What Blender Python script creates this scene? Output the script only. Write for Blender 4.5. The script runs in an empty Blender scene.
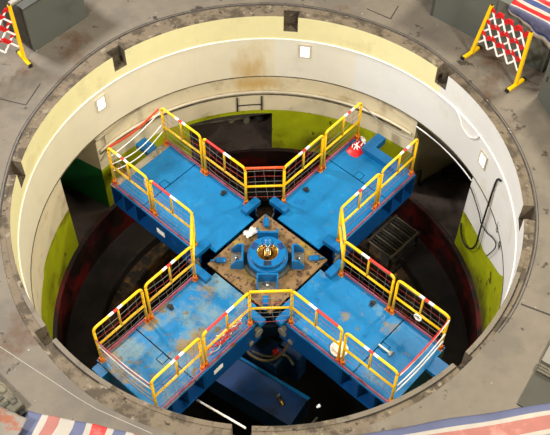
import bpy, math, random
from mathutils import Vector, Matrix, noise
random.seed(7)
C = bpy.context.scene.collection
PI = math.pi
def rad(d): return math.radians(d)
def pol(a, r, z=0.0): return Vector((r*math.cos(rad(a)), r*math.sin(rad(a)), z))

# ------------------------------------------------------------------ materials
def new_mat(name):
    m = bpy.data.materials.new(name); m.use_nodes = True
    nt = m.node_tree
    return m, nt, nt.nodes['Principled BSDF']
def srgb(r, g, b):
    f = lambda c: (c/255/12.92) if c/255 <= .04045 else ((c/255+.055)/1.055)**2.4
    return (f(r), f(g), f(b), 1)
def mat(name, col, rough=.6, metal=0, layers=(), bump=0, bscale=30, vary=.12, vscale=3, spec=.4, stains=()):
    """layers: (colour, noise scale, threshold, softness, stretch) painted by noise over the base colour"""
    m, nt, b = new_mat(name)
    N, L = nt.nodes, nt.links
    geo = N.new('ShaderNodeNewGeometry')
    def nz(scale, detail=5, stretch=None, off=0.0):
        mp = N.new('ShaderNodeMapping'); L.new(geo.outputs['Position'], mp.inputs['Vector'])
        mp.inputs['Location'].default_value = (off, off*1.7, off*.6)
        if stretch: mp.inputs['Scale'].default_value = stretch
        n = N.new('ShaderNodeTexNoise'); n.inputs['Scale'].default_value = scale; n.inputs['Detail'].default_value = detail
        n.inputs['Roughness'].default_value = .62
        L.new(mp.outputs[0], n.inputs['Vector']); return n.outputs['Fac']
    v = nz(vscale, off=3.1)
    mr = N.new('ShaderNodeMapRange'); L.new(v, mr.inputs[0]); mr.inputs[1].default_value = .25; mr.inputs[2].default_value = .75
    mr.inputs[3].default_value = 1-vary; mr.inputs[4].default_value = 1+vary
    mul = N.new('ShaderNodeMixRGB'); mul.blend_type = 'MULTIPLY'; mul.inputs[0].default_value = 1
    mul.inputs[1].default_value = col; L.new(mr.outputs[0], mul.inputs[2])
    out = mul.outputs[0]
    for i, ly in enumerate(layers):
        c, sc, th, soft = ly[:4]; st = ly[4] if len(ly) > 4 else None
        f = nz(sc, 6, st, 11.3*(i+1))
        r = N.new('ShaderNodeMapRange'); L.new(f, r.inputs[0]); r.inputs[1].default_value = th; r.inputs[2].default_value = th+soft
        mx = N.new('ShaderNodeMixRGB'); L.new(r.outputs[0], mx.inputs[0]); L.new(out, mx.inputs[1]); mx.inputs[2].default_value = c
        out = mx.outputs[0]
    for c, pt, rx, rz, amt in stains:      # a stain of its own shape at a place on the surface
        sv = N.new('ShaderNodeVectorMath'); sv.operation = 'SUBTRACT'; L.new(geo.outputs['Position'], sv.inputs[0]); sv.inputs[1].default_value = pt
        ml = N.new('ShaderNodeVectorMath'); ml.operation = 'MULTIPLY'; L.new(sv.outputs[0], ml.inputs[0]); ml.inputs[1].default_value = (1/rx, 1/rx, 1/rz)
        ln = N.new('ShaderNodeVectorMath'); ln.operation = 'LENGTH'; L.new(ml.outputs[0], ln.inputs[0])
        ad = N.new('ShaderNodeMath'); ad.operation = 'MULTIPLY_ADD'; L.new(nz(5, 5, (1, 1, .4)), ad.inputs[0]); ad.inputs[1].default_value = 1.2; L.new(ln.outputs['Value'], ad.inputs[2])
        r = N.new('ShaderNodeMapRange'); L.new(ad.outputs[0], r.inputs[0]); r.inputs[1].default_value = 1.5; r.inputs[2].default_value = .8; r.inputs[3].default_value = 0; r.inputs[4].default_value = amt
        mx = N.new('ShaderNodeMixRGB'); L.new(r.outputs[0], mx.inputs[0]); L.new(out, mx.inputs[1]); mx.inputs[2].default_value = c
        out = mx.outputs[0]
    L.new(out, b.inputs['Base Color'])
    b.inputs['Roughness'].default_value = rough; b.inputs['Metallic'].default_value = metal
    b.inputs['Specular IOR Level'].default_value = spec
    if bump:
        bn = N.new('ShaderNodeBump'); bn.inputs['Strength'].default_value = bump; bn.inputs['Distance'].default_value = .02
        L.new(nz(bscale), bn.inputs['Height']); L.new(bn.outputs[0], b.inputs['Normal'])
    return m
def glow(name, col, s):
    m, nt, b = new_mat(name)
    b.inputs['Base Color'].default_value = col; b.inputs['Emission Color'].default_value = col
    b.inputs['Emission Strength'].default_value = s
    return m

RUST = srgb(120, 82, 45); TAN = srgb(165, 142, 100); DARK = srgb(40, 34, 28)
M = {}
M['floor'] = mat('floor_concrete', srgb(106, 97, 84), .75, layers=[(srgb(96, 88, 77), 1.1, .48, .12), (srgb(86, 66, 48), .55, .57, .08), (srgb(56, 47, 39), 4, .63, .05), (srgb(165, 158, 146), 7, .69, .03)], bump=.25, bscale=25)
M['rim'] = mat('rim_concrete', srgb(106, 93, 75), .85, layers=[(srgb(72, 62, 48), 3, .48, .1), (srgb(128, 117, 98), 6, .6, .06), (srgb(52, 43, 32), 9, .6, .05)], bump=.7, bscale=22)
M['liner'] = mat('liner_steel', srgb(104, 94, 79), .6, layers=[(srgb(82, 74, 61), 4, .55, .1)], bump=.1)
M['groove'] = mat('groove_steel', srgb(62, 56, 50), .6, .2, layers=[(srgb(40, 35, 30), 5, .5, .1)])
M['cream_top'] = mat('cream_upper_paint', srgb(232, 222, 168), .55, layers=[(srgb(214, 200, 148), 1.5, .55, .2), (srgb(120, 104, 70), 14, .74, .03)], vary=.04, bump=.05)
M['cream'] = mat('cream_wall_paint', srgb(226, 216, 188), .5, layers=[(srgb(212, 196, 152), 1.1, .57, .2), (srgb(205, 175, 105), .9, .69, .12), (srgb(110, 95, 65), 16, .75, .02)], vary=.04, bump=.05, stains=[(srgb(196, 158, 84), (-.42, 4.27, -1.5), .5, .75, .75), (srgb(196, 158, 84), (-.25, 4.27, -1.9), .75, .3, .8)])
M['cream_lit_pale'] = mat('wall_lit_pale', srgb(226, 220, 202), .5, layers=[(srgb(212, 202, 174), 1.2, .57, .2), (srgb(110, 95, 70), 16, .74, .02)], vary=.03, bump=.05)  # in-between step: the cooler light put into the cream wall colour
M['wall_lit_white'] = mat('wall_light_white', srgb(224, 222, 216), .5, layers=[(srgb(210, 202, 184), 1.3, .57, .2), (srgb(110, 95, 75), 16, .74, .02)], vary=.03, bump=.05)  # right side of the wall: cooler light painted in as a whiter tone
M['cream_low'] = mat('cream_lower_paint', srgb(218, 204, 170), .6, layers=[(srgb(178, 158, 118), 2, .56, .18), (srgb(190, 150, 80), 1.2, .66, .1), (srgb(90, 74, 50), 12, .7, .04)], vary=.06, bump=.1, stains=[(srgb(196, 158, 84), (-.42, 4.27, -1.5), .5, .75, .75), (srgb(196, 158, 84), (-.25, 4.27, -1.9), .75, .3, .8)])
M['tan_wall'] = mat('tan_wall_paint', srgb(150, 136, 104), .65, layers=[(srgb(136, 120, 88), 2.4, .54, .15)], vary=.06)
M['lime'] = mat('lime_band_paint', srgb(160, 166, 16), .5, layers=[(srgb(128, 124, 16), 1.6, .55, .12), (srgb(72, 70, 16), 5, .62, .06, (1, 1, .5)), (srgb(40, 36, 14), 13, .68, .04)], bump=.1, stains=[(srgb(62, 52, 28), tuple(pol(-2, 4.33, -3.9)), 1.4, .62, .8), (srgb(70, 62, 26), tuple(pol(12, 4.33, -4.1)), .8, .5, .7), (srgb(84, 80, 24), tuple(pol(74, 4.33, -3.6)), .9, .45, .6)])
M['green'] = mat('green_paint', srgb(16, 112, 52), .45, layers=[(srgb(12, 84, 40), 1.4, .55, .15)])
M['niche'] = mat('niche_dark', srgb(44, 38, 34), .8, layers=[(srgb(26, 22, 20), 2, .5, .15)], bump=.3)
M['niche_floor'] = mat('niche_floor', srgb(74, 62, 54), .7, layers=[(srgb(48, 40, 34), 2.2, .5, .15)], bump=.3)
M['jamb'] = mat('jamb_steel', srgb(120, 112, 92), .6, layers=[(srgb(90, 80, 60), 5, .5, .1)])
M['red_oxide'] = mat('red_oxide_paint', srgb(96, 15, 11), .5, layers=[(srgb(30, 14, 10), 1.1, .40, .14), (srgb(14, 9, 8), 4, .55, .08)], bump=.4, bscale=12)
M['ledge'] = mat('ledge_shade_grime', srgb(36, 26, 22), .7, layers=[(srgb(20, 15, 13), 2.2, .46, .12), (srgb(90, 78, 66), 8, .68, .03)], bump=.9, bscale=9)  # grime blotches over a base darkened for the pit's shade
M['rustring'] = mat('rusty_ring', srgb(82, 56, 24), .6, layers=[(srgb(24, 17, 11), 3, .44, .12), (srgb(150, 108, 40), 6, .62, .06)], bump=.6, bscale=14)
M['black'] = mat('pit_shade_black', srgb(9, 8, 9), .8, layers=[(srgb(18, 16, 15), 2.5, .55, .1)], bump=.2, spec=.1)  # shade of the deep pit put into the floor colour
M['whiteline'] = mat('white_duct', srgb(245, 244, 238), .35, vary=.02)
M['seam_dark'] = mat('crack_dark', srgb(38, 32, 26), .9)
M['seam'] = mat('seam_dark', srgb(92, 82, 62), .6, layers=[(srgb(60, 52, 40), 4, .5, .1)])
DB = srgb(6, 106, 158)
def deck(name, wear):
    return mat(name, DB, .38, layers=[(srgb(16, 122, 174), 2.2, .58, .12), (srgb(6, 84, 138), 3.1, .62, .1), (srgb(96, 128, 142), 1.5, .66-wear, .12), (srgb(124, 108, 74), 1.9, .69-wear, .08), (srgb(104, 90, 56), 6, .68-wear*.5, .05), (srgb(30, 74, 98), 30, .62-wear*.1, .08), (srgb(30, 34, 36), 14, .74, .02)], vary=.08, bump=.12, bscale=40)
M['deck'] = deck('blue_deck_paint', 0.0)
M['deck_worn'] = deck('blue_deck_paint_worn', .17)
M['deck_mid'] = deck('blue_deck_paint_scuffed', .08)
M['blue'] = mat('blue_steel_paint', srgb(5, 64, 120), .35, layers=[(srgb(10, 80, 150), 2, .58, .1), (srgb(60, 60, 56), 11, .7, .04)], vary=.1)
M['blue_hub'] = mat('blue_hub_paint', srgb(12, 98, 152), .3, layers=[(srgb(12, 84, 140), 3, .56, .1), (srgb(110, 96, 70), 9, .69, .04)], vary=.1)
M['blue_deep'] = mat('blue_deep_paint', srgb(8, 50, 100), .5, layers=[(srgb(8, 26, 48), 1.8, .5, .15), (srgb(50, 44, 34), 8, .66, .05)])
M['grating'] = mat('bare_end_steel', srgb(150, 140, 118), .6, layers=[(srgb(110, 98, 80), 4, .5, .1)])
M['yellow'] = mat('rail_yellow', srgb(240, 190, 6), .35, layers=[(srgb(214, 134, 10), 5, .66, .08)], vary=.06)
M['orange'] = mat('socket_orange', srgb(222, 120, 14), .5, layers=[(srgb(150, 60, 14), 9, .52, .08)])
M['redband'] = mat('rail_red', srgb(214, 44, 34), .4)
M['orangered'] = mat('rail_orange_red', srgb(216, 78, 30), .45, layers=[(srgb(226, 140, 40), 7, .6, .06)])
M['white'] = mat('white_paint', srgb(238, 236, 230), .45, vary=.04)
M['toe'] = mat('toe_pink', srgb(170, 88, 104), .5, layers=[(srgb(150, 44, 44), 3.5, .52, .1), (srgb(112, 118, 148), 5, .62, .06)])
M['wire'] = mat('net_cord', srgb(128, 122, 118), .6)
M['wire_red'] = mat('net_cord_red', srgb(170, 60, 56), .6)
M['ochre'] = mat('hub_plate_grime', srgb(122, 94, 58), .75, layers=[(srgb(138, 114, 40), 2.2, .53, .1), (srgb(78, 54, 34), 3.5, .53, .06), (srgb(40, 31, 22), 14, .58, .05)], bump=.3)
M['brass'] = mat('brass', srgb(206, 158, 74), .25, .9, layers=[(srgb(120, 78, 34), 8, .55, .08)])
M['steel'] = mat('bare_steel', srgb(172, 170, 164), .3, .85)
M['gray_cab'] = mat('cabinet_grey_green', srgb(84, 86, 78), .55, layers=[(srgb(72, 74, 66), 1.4, .55, .15), (srgb(120, 112, 96), 12, .72, .03)], vary=.05)
M['gray_dark'] = mat('cabinet_dark', srgb(62, 62, 56), .55)
M['trimlight'] = mat('light_trim', srgb(142, 136, 124), .5)
M['rubber'] = mat('black_rubber', srgb(22, 21, 21), .55)
M['t_red'] = mat('tarp_red', srgb(176, 48, 44), .6, layers=[(srgb(190, 96, 84), 2.6, .6, .14)], bump=.3, bscale=9)
M['t_white'] = mat('tarp_white', srgb(160, 152, 140), .6, bump=.3, bscale=9)
M['t_blue'] = mat('tarp_blue', srgb(82, 86, 112), .6, bump=.3, bscale=9)
M['t_navy'] = mat('tarp_navy', srgb(40, 52, 100), .5, bump=.3, bscale=9)
M['t_pale'] = mat('tarp_faded_red', srgb(150, 94, 84), .65, layers=[(srgb(184, 130, 114), 2.2, .58, .14)], bump=.3, bscale=9)
M['t_mottle'] = mat('tarp_mottled', srgb(126, 118, 108), .7, layers=[(srgb(136, 84, 62), 2.6, .52, .08), (srgb(98, 104, 118), 2.2, .57, .08), (srgb(78, 60, 46), 7, .62, .06)], bump=.4, bscale=10)
M['bag'] = mat('red_bag', srgb(204, 18, 22), .4, layers=[(srgb(150, 10, 16), 5, .58, .1)])
M['mach'] = mat('machine_grime', srgb(86, 81, 66), .7, layers=[(srgb(108, 100, 80), 3, .55, .1), (srgb(58, 52, 42), 6, .56, .06)], bump=.3)
M['mach_dark'] = mat('machine_dark', srgb(58, 56, 46), .6)
M['plate_gray'] = mat('plate_grey', srgb(112, 108, 97), .5)
M['crate'] = mat('rack_dark_steel', srgb(56, 50, 42), .6, layers=[(srgb(34, 30, 26), 5, .52, .08)])
M['crate_edge'] = mat('rack_edge', srgb(104, 96, 82), .45)
M['hose'] = mat('hose_tan', srgb(120, 104, 74), .6)
M['redball'] = mat('float_red', srgb(190, 20, 30), .4)
M['conduit'] = mat('wall_conduit', srgb(198, 188, 164), .5)
M['lamp'] = glow('lamp_diffuser', (1, .97, .92, 1), 2.2)
M['cloth'] = mat('pale_cloth', srgb(205, 198, 188), .8, bump=.4, bscale=14)
M['helmet'] = mat('helmet_white', srgb(240, 232, 206), .35, vary=.03)
M['darkline'] = mat('dark_marking', srgb(44, 40, 36), .7)

# ------------------------------------------------------------------ mesh building
class MB:
    def __init__(self): self.v = []; self.f = []; self.m = []; self.s = []
    def add(self, vs, fs, mi=0, smooth=False):
        o = len(self.v); self.v += [tuple(x) for x in vs]
        for f in fs: self.f.append([o+i for i in f]); self.m.append(mi); self.s.append(smooth)
        return self
    def box(self, x0, x1, y0, y1, z0, z1, mi=0, T=None, bev=0):
        if bev:
            b = bev
            prof = [(x0+b, y0), (x1-b, y0), (x1, y0+b), (x1, y1-b), (x1-b, y1), (x0+b, y1), (x0, y1-b), (x0, y0+b)]
            cx, cy = (x0+x1)/2, (y0+y1)/2
            sx, sy = ((x1-x0)-2*b)/(x1-x0), ((y1-y0)-2*b)/(y1-y0)
            sm = [(cx+(x-cx)*sx, cy+(y-cy)*sy) for x, y in prof]
            rings = [(sm, z0), (prof, z0+b), (prof, z1-b), (sm, z1)]
            vs = [(x, y, z) for pr, z in rings for x, y in pr]; fs = []
            for k in range(3):
                for i in range(8): j = (i+1) % 8; fs.append((k*8+i, k*8+j, k*8+8+j, k*8+8+i))
            fs.append(tuple(range(7, -1, -1))); fs.append(tuple(24+i for i in range(8)))
        else:
            vs = [(x0, y0, z0), (x1, y0, z0), (x1, y1, z0), (x0, y1, z0), (x0, y0, z1), (x1, y0, z1), (x1, y1, z1), (x0, y1, z1)]
            fs = [(0, 3, 2, 1), (4, 5, 6, 7), (0, 1, 5, 4), (1, 2, 6, 5), (2, 3, 7, 6), (3, 0, 4, 7)]
        if T: vs = [T @ Vector(v) for v in vs]
        return self.add(vs, fs, mi)
    def prism(self, poly, z0, z1, mi=0, T=None):
        n = len(poly)
        vs = [(x, y, z0) for x, y in poly]+[(x, y, z1) for x, y in poly]
        if T: vs = [T @ Vector(v) for v in vs]
        fs = [tuple(range(n-1, -1, -1)), tuple(range(n, 2*n))]+[(i, (i+1) % n, n+(i+1) % n, n+i) for i in range(n)]
        return self.add(vs, fs, mi)
    def tube(self, pts, r, n=8, mi=0, mats=None, caps=True, closed=False):
        pts = [Vector(p) for p in pts]; k = len(pts)
        rs = r if isinstance(r, (list, tuple)) else [r]*k
        vs = []; nrm = None
        for i, p in enumerate(pts):
            a = pts[(i-1) % k] if (i or closed) else p; b = pts[(i+1) % k] if (i < k-1 or closed) else p
            t = (b-a).normalized()
            if nrm is None:
                nrm = Vector((0, 0, 1)) if abs(t.z) < .9 else Vector((1, 0, 0))
            nrm = (nrm-t*nrm.dot(t)).normalized(); bn = t.cross(nrm)
            for j in range(n):
                a_ = 2*PI*j/n; vs.append(p+(nrm*math.cos(a_)+bn*math.sin(a_))*rs[i])
        o = len(self.v); self.v += [tuple(x) for x in vs]
        for i in range(k if closed else k-1):
            i2 = (i+1) % k
            for j in range(n):
                j2 = (j+1) % n
                self.f.append([o+i*n+j, o+i*n+j2, o+i2*n+j2, o+i2*n+j]); self.m.append(mats[i] if mats else mi); self.s.append(True)
        if caps and not closed:
            self.f.append([o+j for j in range(n-1, -1, -1)]); self.m.append(mats[0] if mats else mi); self.s.append(False)
            self.f.append([o+(k-1)*n+j for j in range(n)]); self.m.append(mats[-1] if mats else mi); self.s.append(False)
        return self
    def lathe(self, prof, n=40, mi=0, cx=0, cy=0, a0=0, a1=360, smooth=True, cap=True):
        full = abs(a1-a0) >= 360; k = len(prof); vs = []
        for i in range(n+(0 if full else 1)):
            a = rad(a0+(a1-a0)*i/n)
            for r, z in prof: vs.append((cx+r*math.cos(a), cy+r*math.sin(a), z))
        fs = []
        for i in range(n):
            i2 = (i+1) % n if full else i+1
            for j in range(k-1): fs.append((i*k+j, i2*k+j, i2*k+j+1, i*k+j+1))
        return self.add(vs, fs, mi, smooth)
    def ball(self, c, r, n=12, mi=0, sx=1, sy=1, sz=1, half=False):
        prof = []; lo = 0 if half else -PI/2
        vs = []; rows = n//2
        for i in range(rows+1):
            t = lo+(PI/2-lo)*i/rows
            for j in range(n): vs.append((c[0]+sx*r*math.cos(t)*math.cos(2*PI*j/n), c[1]+sy*r*math.cos(t)*math.sin(2*PI*j/n), c[2]+sz*r*math.sin(t)))
        fs = [(i*n+j, i*n+(j+1) % n, (i+1)*n+(j+1) % n, (i+1)*n+j) for i in range(rows) for j in range(n)]
        return self.add(vs, fs, mi, True)
    def build(self, name, mats, parent=None, loc=(0, 0, 0), rotz=0):
        me = bpy.data.meshes.new(name); me.from_pydata(self.v, [], self.f); me.update()
        if not isinstance(mats, (list, tuple)): mats = [mats]
        for m in mats: me.materials.append(m)
        me.polygons.foreach_set('material_index', self.m); me.polygons.foreach_set('use_smooth', self.s)
        import bmesh
        bm = bmesh.new(); bm.from_mesh(me); bmesh.ops.recalc_face_normals(bm, faces=bm.faces) if name not in OPEN else None; bm.to_mesh(me); bm.free()
        o = bpy.data.objects.new(name, me); C.objects.link(o); o.parent = parent; o.location = loc; o.rotation_euler = (0, 0, rotz)
        return o
OPEN = set()
def tag(o, label, cat, group=None):
    o['label'] = label; o['category'] = cat
    if group: o['group'] = group
    return o
def thing(name, label, cat, loc=(0, 0, 0), rotz=0, group=None):
    o = bpy.data.objects.new(name, None); C.objects.link(o); o.empty_display_size = .1
    o.location = loc; o.rotation_euler = (0, 0, rotz); return tag(o, label, cat, group)
def struct(name, mb, mats):
    o = mb.build(name, mats); o['kind'] = 'structure'; return o
def pol(a, r, z=0.0): return Vector((r*math.cos(rad(a)), r*math.sin(rad(a)), z))

# ------------------------------------------------------------------ the pit: radius of the opening and levels (metres)
R = 4.295
D = -2.21                      # top of the cross deck
NOTCH = [131.6, 84.3, 40.6, 174.6, -139.6, -47.8, -6.2, -94.5]
NW_ = 1.9
def in_notch(a):
    for n in NOTCH:
        d = (a-n+180) % 360-180
        if abs(d) < NW_: return True
    return False
def angles(extra=(), step=1.5):
    s = set(round(i*step, 3) for i in range(int(360/step)))
    for n in NOTCH:
        for e in (-NW_, NW_): s.add(round((n+e) % 360, 3))
    for e in extra: s.add(round(e % 360, 3))
    return sorted(s)
# floor beyond the ring, radially gridded
GR = 4.5
GT = [(-180, 4.46), (-165, 4.47), (-140, 4.55), (-120, 4.62), (-90, 4.6), (-60, 4.49), (-43, 4.44), (-29, 4.47), (0, 4.5), (33, 4.48), (53, 4.58), (97, 4.65), (123, 4.68), (160, 4.53), (180, 4.46)]
def gr(a):
    a = (a+180) % 360-180
    for (x0, y0), (x1, y1) in zip(GT, GT[1:]):
        if x0 <= a <= x1:
            t = (a-x0)/(x1-x0); t = t*t*(3-2*t); return y0+(y1-y0)*t
    return 4.46
def lip(a):
    a = (a+180) % 360-180
    return -152 < a < -122 or -76 < a < -22
mb = MB(); A = angles(); n = len(A)
for i in range(n):
    a0, a1 = A[i], A[(i+1) % n]
    if a1 <= a0: a1 += 360
    rr = [0, 5, 6, 8, 13]
    vs = [pol(a, r or gr(a), 0) for r in rr for a in (a0, a1)]
    mb.add(vs, [(2*k, 2*k+2, 2*k+3, 2*k+1) for k in range(4)])
struct('floor', mb, M['floor'])
# the rough rim round the opening, cut by eight pockets
mb = MB()
for i in range(n):
    a0, a1 = A[i], A[(i+1) % n]
    if a1 <= a0: a1 += 360
    am = (a0+a1)/2; nt = in_notch(am)
    z = -.38 if nt else 0
    r0_, r1_ = [R, R+.075, GR if nt else gr(a0)], [R, R+.075, GR if nt else gr(a1)]
    for k in range(2):
        zz = z
        if not nt: zz = 0.0 if k == 0 else -.012
        mb.add([pol(a0, r0_[k], zz), pol(a1, r1_[k], zz), pol(a1, r1_[k+1], zz), pol(a0, r0_[k+1], zz)], [(0, 3, 2, 1)], (1 if k == 0 and lip(am) else 0) if not nt else 0)
    if nt:
        mb.add([pol(a0, GR, z), pol(a1, GR, z), pol(a1, GR, -.012), pol(a0, GR, -.012)], [(0, 1, 2, 3)])
        mb.add([pol(a0, GR-.005, -.012), pol(a1, GR-.005, -.012), pol(a1, gr(a1), -.012), pol(a0, gr(a0), -.012)], [(0, 3, 2, 1)])
    else:
        mb.add([pol(a0, R+.075, -.012), pol(a1, R+.075, -.012), pol(a1, R+.075, 0), pol(a0, R+.075, 0)], [(0, 1, 2, 3)], 1 if lip(am) else 0)
    for aa, prev in ((a0, (A[i-1]+(a0 if i else a0+360))/2),):
        if in_notch(prev-(0 if i else 360)) != nt:
            mb.add([pol(aa, R, -.38), pol(aa, GR, -.38), pol(aa, GR, 0), pol(aa, R, 0)], [(0, 1, 2, 3)])
struct('floor_rim', mb, [M['rim'], M['liner']])
mb = MB(); k = 180
for i in range(k):
    if 187 < i*2 < 322: continue
    for (d0, z0), (d1, z1) in zip([(-.02, -.011), (-.004, .004), (.008, .004), (.012, -.008), (.028, -.008), (.03, .003), (.045, .003)], [(-.004, .004), (.008, .004), (.012, -.008), (.028, -.008), (.03, .003), (.045, .003), (.05, -.002)]):
        a0, a1 = i*360/k, (i+1)*360/k
        mb.add([pol(a0, gr(a0)+d0, z0), pol(a1, gr(a1)+d0, z0), pol(a1, gr(a1)+d1, z1), pol(a0, gr(a0)+d1, z1)], [(0, 3, 2, 1)])
o = struct('trim_1', mb, M['groove'])
mb = MB()
for q0, q1 in ((-137, -124), (-75, -50), (-46, -24)):
    mb.tube([pol(q0+(q1-q0)*i/16, R+.085, -.002) for i in range(17)], .012, 5)
struct('trim_12', mb, M['seam_dark'])

# openings in the lower wall: (a0, a1, top, floor)
OPS = [(143.5, 158.8, -1.66, -4.0), (89.1, 113.8, -2.83, -3.97), (22.8, 45.6, -1.66, -4.0)]
ex = [a for o_ in OPS for a in o_[:2]]
def lime_top(a):
    a = (a+180) % 360-180
    if -60 < a <= -8: return -1.66
    if -8 < a < 9: return -1.66+(-2.84+1.66)*((a+8)/17)**.6
    return -2.72 if a > 30 else -2.84
def wall_mat_hi(a):
    a = (a+180) % 360-180
    return 2 if -60 < a < 86 else 1
mb = MB()
AA = angles(ex)
n = len(AA)
for i in range(n):
    a0, a1 = AA[i], AA[(i+1) % n]
    if a1 <= a0: a1 += 360
    am = (a0+a1)/2; nt = in_notch(am); top = -.38 if nt else 0
    sp_ = (am+180) % 360-180; w = 2 if -60 < sp_ < 66 else 4 if 0 < sp_ < 88 else 1  # shift of light round the wall, stepped into three colours
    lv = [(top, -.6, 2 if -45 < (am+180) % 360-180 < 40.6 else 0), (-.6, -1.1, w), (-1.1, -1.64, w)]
    for z1, z0, m in lv:
        mb.add([pol(a0, R, z0), pol(a1, R, z0), pol(a1, R, z1), pol(a0, R, z1)], [(3, 2, 1, 0)], m, False)
    mb.add([pol(a0, R, -1.64), pol(a1, R, -1.64), pol(a1, R+.16, -1.64), pol(a0, R+.16, -1.64)], [(0, 1, 2, 3)], 3)
OPEN.update(['wall_upper', 'wall_lower'])
o = struct('wall_upper', mb, [M['cream_top'], M['cream'], M['wall_lit_white'], M['seam'], M['cream_lit_pale']])
for p in o.data.polygons: p.use_smooth = False
RL = R+.035
mb = MB()
for i in range(n):
    a0, a1 = AA[i], AA[(i+1) % n]
    if a1 <= a0: a1 += 360
    am = (a0+a1)/2
    sp = (am+180) % 360-180
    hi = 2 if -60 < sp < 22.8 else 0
    t0, t1 = lime_top(a0), lime_top(a1)
    segs = [(-1.64, -1.64, t0, t1, hi), (t0, t1, -4.0, -4.0, 1)]
    op = next((q for q in OPS if q[0] < am < q[1]), None)
    for u0, u1, l0, l1, m in segs:
        if op:
            l0 = max(l0, op[2]); l1 = max(l1, op[2])
            if l0 >= u0 and l1 >= u1: continue
        mb.add([pol(a0, RL, l0), pol(a1, RL, l1), pol(a1, RL, u1), pol(a0, RL, u0)], [(3, 2, 1, 0)], m)
struct('wall_lower', mb, [M['cream_low'], M['lime'], M['wall_lit_white']])
# rooms behind the openings
def plan_room(tag_, pts, z0, z1, wallm, band=None, floorm='niche_floor'):
    """pts: plan points outward round the room; walls along them, a floor and a ceiling"""
    mb = MB(); k = len(pts)
    for i in range(k-1):
        a, b = pts[i], pts[i+1]
        m = wallm[i]
        if band and m in band:
            zb, mlow = band[m]
            mb.add([(a[0], a[1], zb), (b[0], b[1], zb), (b[0], b[1], z1), (a[0], a[1], z1)], [(0, 1, 2, 3)], m)
            mb.add([(a[0], a[1], z0), (b[0], b[1], z0), (b[0], b[1], zb), (a[0], a[1], zb)], [(0, 1, 2, 3)], mlow)
        else:
            mb.add([(a[0], a[1], z0), (b[0], b[1], z0), (b[0], b[1], z1), (a[0], a[1], z1)], [(0, 1, 2, 3)], m)
    mb.add([(x, y, z1) for x, y in pts], [tuple(range(k))], 2)
    struct('wall_'+tag_, mb, [M['cream_low'], M['green'], M['niche'], M['jamb'], M['tan_wall']])
    return mb
P2 = lambda a, r: tuple(pol(a, r))[:2]
# left (green) room: right jamb runs outward
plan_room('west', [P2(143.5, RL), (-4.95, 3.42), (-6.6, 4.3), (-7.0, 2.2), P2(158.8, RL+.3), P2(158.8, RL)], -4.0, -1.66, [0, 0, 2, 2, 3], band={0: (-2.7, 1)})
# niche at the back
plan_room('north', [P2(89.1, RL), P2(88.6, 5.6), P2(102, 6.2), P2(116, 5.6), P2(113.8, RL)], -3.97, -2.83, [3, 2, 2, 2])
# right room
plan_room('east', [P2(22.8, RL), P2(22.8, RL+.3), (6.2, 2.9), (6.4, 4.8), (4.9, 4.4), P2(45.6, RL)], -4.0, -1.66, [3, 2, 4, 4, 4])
# floors of the rooms (reaching a little over the pit edge)
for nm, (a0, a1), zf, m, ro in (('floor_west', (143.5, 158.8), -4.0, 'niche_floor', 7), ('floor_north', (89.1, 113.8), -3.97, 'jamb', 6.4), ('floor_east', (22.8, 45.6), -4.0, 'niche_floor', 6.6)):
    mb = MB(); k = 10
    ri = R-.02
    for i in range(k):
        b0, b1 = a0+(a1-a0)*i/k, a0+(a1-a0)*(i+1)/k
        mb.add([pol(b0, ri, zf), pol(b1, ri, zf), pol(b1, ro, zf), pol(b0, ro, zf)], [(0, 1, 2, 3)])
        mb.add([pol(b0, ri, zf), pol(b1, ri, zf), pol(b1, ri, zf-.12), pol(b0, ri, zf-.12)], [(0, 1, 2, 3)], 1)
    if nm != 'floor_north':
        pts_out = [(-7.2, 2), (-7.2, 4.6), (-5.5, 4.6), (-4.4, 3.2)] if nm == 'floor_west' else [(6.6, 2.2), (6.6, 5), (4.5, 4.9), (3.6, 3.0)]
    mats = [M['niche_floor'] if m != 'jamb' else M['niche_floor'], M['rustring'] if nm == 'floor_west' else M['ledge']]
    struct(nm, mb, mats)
# stepped bore below
def ringobj(name, prof, m, n_=120, sm=False):
    mb = MB(); mb.lathe(prof, n_, smooth=sm); OPEN.add(name); return struct(name, mb, m)
ringobj('wall_bore', [(RL, -3.995), (4.24, -4.01), (4.24, -5.0)], M['red_oxide'])
ringobj('trim_2', [(4.24, -4.99), (3.6, -5.0), (3.57, -5.03), (3.57, -5.3)], M['ledge'])
ringobj('trim_3', [(3.572, -5.29), (3.30, -5.31), (3.28, -5.34), (3.28, -6.2)], M['rustring'])
mb = MB(); mb.lathe([(0.001, -6.2), (3.3, -6.2)], 80, smooth=False); struct('floor_pit', mb, M['black'])
# white duct line, seam and pipes round the wall
def arc_tube(a0, a1, r, z, rt, step=2.0):
    k = max(2, int(abs(a1-a0)/step)); return [pol(a0+(a1-a0)*i/k, r, z) for i in range(k+1)]
mb = MB(); mb.tube(arc_tube(0, 360, R-.006, -.585, .02)[:-1], .017, 6, closed=True); struct('trim_4', mb, M['whiteline'])
mb = MB(); mb.tube(arc_tube(0, 360, R-.004, -1.65, .02)[:-1], .012, 6, closed=True); struct('trim_5', mb, M['seam'])
mb = MB(); mb.tube(arc_tube(143, 46.5, R-.01, -2.11, .02), .03, 8)
tag(mb.build('wall_pipe', M['conduit']), 'pale painted pipe running round the curved wall just above the lime green band', 'pipe')
mb = MB(); mb.tube(arc_tube(143, 50, R, -2.2, .02), .016, 6)
tag(mb.build('wall_cable', M['seam']), 'thin dark cable strapped along the wall right below the pale pipe', 'cable')
mb = MB(); mb.tube(arc_tube(45.6, 22.8, R+.02, -1.84, .02), .015, 6); struct('trim_6', mb, M['whiteline'])
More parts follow.
